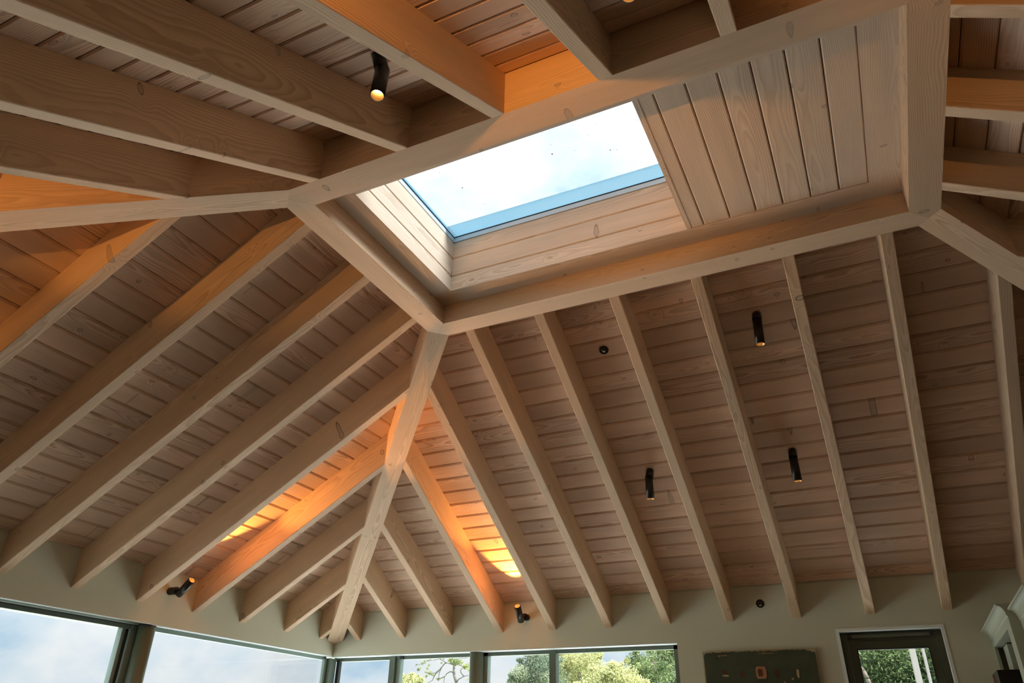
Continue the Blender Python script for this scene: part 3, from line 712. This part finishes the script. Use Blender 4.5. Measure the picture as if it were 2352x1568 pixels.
# ------------------------------------------------------------------ trees outside
def tube_path(mb, pts, r0, r1, n=8):
    k = len(pts) - 1
    for i in range(k): mb.cyl(pts[i], pts[i+1], r0 + (r1-r0)*i/k, r0 + (r1-r0)*(i+1)/k, n, caps=True)
def leaves(mb, ctr, rad, n, size, squash=1.0, shell=.55):
    ctr = Vector(ctr); clump = random.gauss(0, .16)
    for i in range(n):
        v = Vector((random.gauss(0, 1), random.gauss(0, 1), random.gauss(0, 1))).normalized()
        p = ctr + Vector((v.x*rad, v.y*rad, v.z*rad*squash))*(shell + (1-shell)*random.random())
        q = Vector((random.gauss(0, 1), random.gauss(0, 1), random.gauss(0, 1))).normalized(); s_ = q.orthogonal().normalized(); w_ = size*rnd(.6, 1.3)
        pts = [p - q*w_, p + s_*w_*.45, p + q*w_, p - s_*w_*.45]
        f = mb.quad(pts); tv = min(1, max(0, random.gauss(.48 + clump, .20)))
        for vv in f.verts: vv[mb.tn] = tv
def tree(px, ytop, y, half_px, blobs, size, mats, label, name='tree', dens=900, cat='tree', group='trees seen through the far glazing'):
    """crown outline given by blobs (px, py, radius in px at that distance)"""
    base = at(px, ytop, 1, y); o = thing(name, W(base.x, y, FL-.3), label, cat, group)
    mb = MB()
    for (bx_, by_, br) in blobs:
        p = at(bx_, by_, 1, y + rnd(-1.2, 1.2)); dist = (p - Vector((CX, CY, CZ))).length; rad = br*dist/FPX
        leaves(mb, p, rad, int(dens*(rad/1.0)**1.5) + 60, size, .85, .30)
        for q_ in range(5):   # side clumps break the outline
            an = rnd(0, 6.28); pq = p + Vector((math.cos(an), rnd(-.5, .5), math.sin(an)*.85))*rad*rnd(.75, 1.05); r2 = rad*rnd(.18, .40)
            leaves(mb, pq, r2, int(dens*.8*r2**1.5) + 25, size, .8, .1)
    mb.build('foliage', mats, o)
    mb = MB(); top = at(px, ytop+20, 1, y)
    tube_path(mb, [(base.x+.2, y, FL-.3), (base.x+.1, y, (FL+top.z)/2), (base.x, y, top.z)], .35, .12)
    for s_ in (-1, 1): tube_path(mb, [(base.x+.1, y, (FL+top.z)/2), (base.x + s_*1.2, y+.3, top.z-.1)], .14, .05)
    mb.build('trunk', M_BARK, o)
    return o
LF1 = leaf_mat('grey_green_leaf', (.07, .10, .07), (.27, .30, .20))
LF2 = leaf_mat('pale_yellow_leaf', (.20, .22, .09), (.52, .50, .25))
LF3 = leaf_mat('mid_green_leaf', (.05, .08, .045), (.27, .32, .13))
LF4 = leaf_mat('dark_gloss_leaf', (.012, .03, .016), (.15, .20, .085))
LF5 = leaf_mat('pine_needle', (.10, .13, .06), (.24, .26, .10))
tree(1230, 1520, 34, 60, [(1235, 1535, 42), (1215, 1570, 45), (1258, 1560, 48), (1190, 1580, 30), (1225, 1508, 22), (1262, 1516, 24), (1195, 1545, 20)], .055, LF1, 'loose grey-green tree behind the middle pane of the far glazing', dens=2300)
tree(1330, 1510, 38, 60, [(1310, 1510, 26), (1350, 1512, 28), (1290, 1535, 30), (1335, 1540, 40), (1380, 1545, 30), (1300, 1570, 40), (1370, 1500, 14), (1285, 1500, 12)], .055, LF2, 'pale yellow-green tree behind the right pane of the far glazing', dens=2300)
tree(1410, 1540, 28, 60, [(1395, 1560, 36), (1430, 1555, 36), (1365, 1575, 34), (1455, 1575, 30), (1412, 1545, 24)], .048, LF2, 'rounded pale bush low in the right pane of the far glazing', 'bush', 3200, 'bush')
tree(1500, 1500, 31, 60, [(1500, 1525, 34), (1535, 1510, 30), (1545, 1550, 34), (1500, 1565, 40), (1460, 1520, 24), (1470, 1550, 30), (1555, 1490, 22), (1520, 1490, 12)], .055, LF3, 'mid-green tree with yellow sprays at the right end of the far glazing', dens=2600)
tree(940, 1560, 30, 30, [(930, 1562, 14), (950, 1560, 14), (965, 1566, 12), (925, 1552, 7), (958, 1556, 7), (945, 1575, 20)], .05, LF2, 'small tree top at the bottom of the pane left of the column', dens=1900)
# dense foliage close behind the door
o = thing('hedge', W(3.2, 12.5, FL-.3), 'dense dark green hedge seen through the glass of the door', 'hedge')
mb = MB()
for i in range(60):
    p = at(rnd(1940, 2180), rnd(1470, 1660), 1, rnd(11.8, 14.0)); leaves(mb, p, rnd(.40, .8), 1050, .034, .9, .2)
mb.build('foliage', LF4, o)
mb = MB(); P_ = lambda x, y, yy: tuple(at(1910 + x/7.84, 1430 + y/7.84, 1, yy))
tube_path(mb, [P_(490, 760, 11.3), P_(590, 880, 11.2), P_(650, 1010, 11.1), P_(690, 1120, 11.1), (at(2000, 1575, 1, 11.1).x, 11.1, FL-.3)], .028, .045, 12)
tag(mb.build('branch', M_BARK, o), 'bare grey branch')
mb = MB(); mb.box(-1.0, 7.5, 14.8, 15.0, FL-.3, -2.4); mb.build('dark_backing', leaf_mat('hedge_backing', (.012, .025, .012), (.012, .025, .012)), o)  # flat dark green sheet standing behind the leaves
for (xt, xb, w_, yy, lab) in ((1453, 1590, .090, 9.2, 'thick pale post outside the door glass'), (1650, 1790, .040, 9.4, 'thin pale post outside the door glass, right of the thick one')):
    p0 = at(1910 + xt/7.84, 1430 + 455/7.84, 1, yy); p1 = at(1910 + xb/7.84, 1430 + 1082/7.84, 1, yy)
    xm = (p0.x+p1.x)/2; mb = MB(); mb.box(xm-w_/2, xm+w_/2, yy, yy+w_, FL-.3, -2.6); mb.box(xm-w_/2-.01, xm-w_/2, yy+.01, yy+w_, FL-.3, -2.6)
    tag(mb.build('outdoor_post', M_POLE), lab, 'post', 'pale posts outside the door', 'thing')
# the sparse pine
PY = 24.0
def pp(x, y, dy=0): return at(900 + x/10.69, 1480 + y/10.69, 1, PY + dy)
base = pp(1600, 960); pine = thing('pine_tree', W(base.x, PY, FL-.3), 'sparse pine with bare crooked branches, left of the column in the far glazing', 'tree')
mb = MB()
tr = [Vector((base.x+.5, PY, FL-.3)), pp(1640, 1100), pp(1590, 940), pp(1530, 740), pp(1525, 600), pp(1530, 500), pp(1500, 340, .1), pp(1470, 160, .2)]
tube_path(mb, tr, .085, .026, 10); tag(mb.build('trunk', M_PINEBARK, pine), None)
brs = [[(1525, 500, 0), (1440, 465, -.3), (1340, 445, -.6), (1200, 360, -.9), (1180, 345, -.9), (1050, 370, -1.2), (870, 400, -1.5), (740, 470, -1.7), (600, 500, -1.8)],
       [(1340, 445, -.6), (1290, 470, -.2), (1220, 560, .1), (1160, 700, .4), (1150, 810, .6)], [(1220, 560, .1), (1080, 690, -.2), (960, 700, -.4), (800, 665, -.5)],
       [(1210, 580, .1), (1080, 710, .4), (1030, 800, .6), (1000, 870, .8), (880, 945, 1)], [(1500, 680, 0), (1440, 660, .3), (1350, 710, .6), (1290, 790, .9), (1275, 940, 1.2)],
       [(1600, 900, 0), (1640, 850, -.3), (1770, 775, -.6), (1890, 755, -.9)], [(1770, 775, -.6), (1700, 690, -.8), (1690, 620, -.9), (1740, 570, -1)], [(1530, 480, 0), (1650, 490, .5), (1760, 540, .8), (1900, 540, 1.1)],
       [(1600, 390, .1), (1640, 310, .3), (1665, 240, .4)], [(1640, 320, .3), (1780, 325, .7), (1915, 320, 1)], [(1200, 350, -.9), (1205, 250, -1)], [(1540, 420, .1), (1600, 390, .2)], [(1290, 790, .9), (1130, 850, 1.1)], [(870, 400, -1.5), (1000, 330, -1.2), (1080, 300, -1)]]
for br in brs:
    mb = MB(); tube_path(mb, [pp(*p) for p in br], .026, .010, 7); mb.build('branch', M_PINEBARK, pine)
mb = MB()
for (x, y, rr, n_) in ((1500, 385, .22, 90), (1460, 380, .15, 50), (1540, 410, .20, 80), (1640, 430, .20, 80), (1590, 415, .16, 60), (1720, 435, .10, 20), (1850, 530, .22, 80), (1780, 545, .13, 40), (1550, 500, .10, 30), (1270, 320, .10, 26), (1340, 300, .08, 18), (740, 300, .10, 24), (860, 330, .09, 18), (800, 430, .11, 26), (740, 470, .09, 18), (640, 610, .09, 22), (700, 580, .06, 12), (920, 690, .14, 36), (860, 680, .10, 20), (850, 770, .09, 20), (1010, 750, .09, 16), (1140, 840, .12, 24), (900, 520, .10, 10), (880, 580, .08, 8), (595, 503, .05, 8), (1225, 460, .06, 6), (1880, 630, .05, 8), (1850, 850, .06, 8), (745, 845, .06, 8)):
    leaves(mb, pp(x, y, rnd(-.3, .3)), rr, n_, .05, .7, .1)
mb.build('needles', LF5, pine)
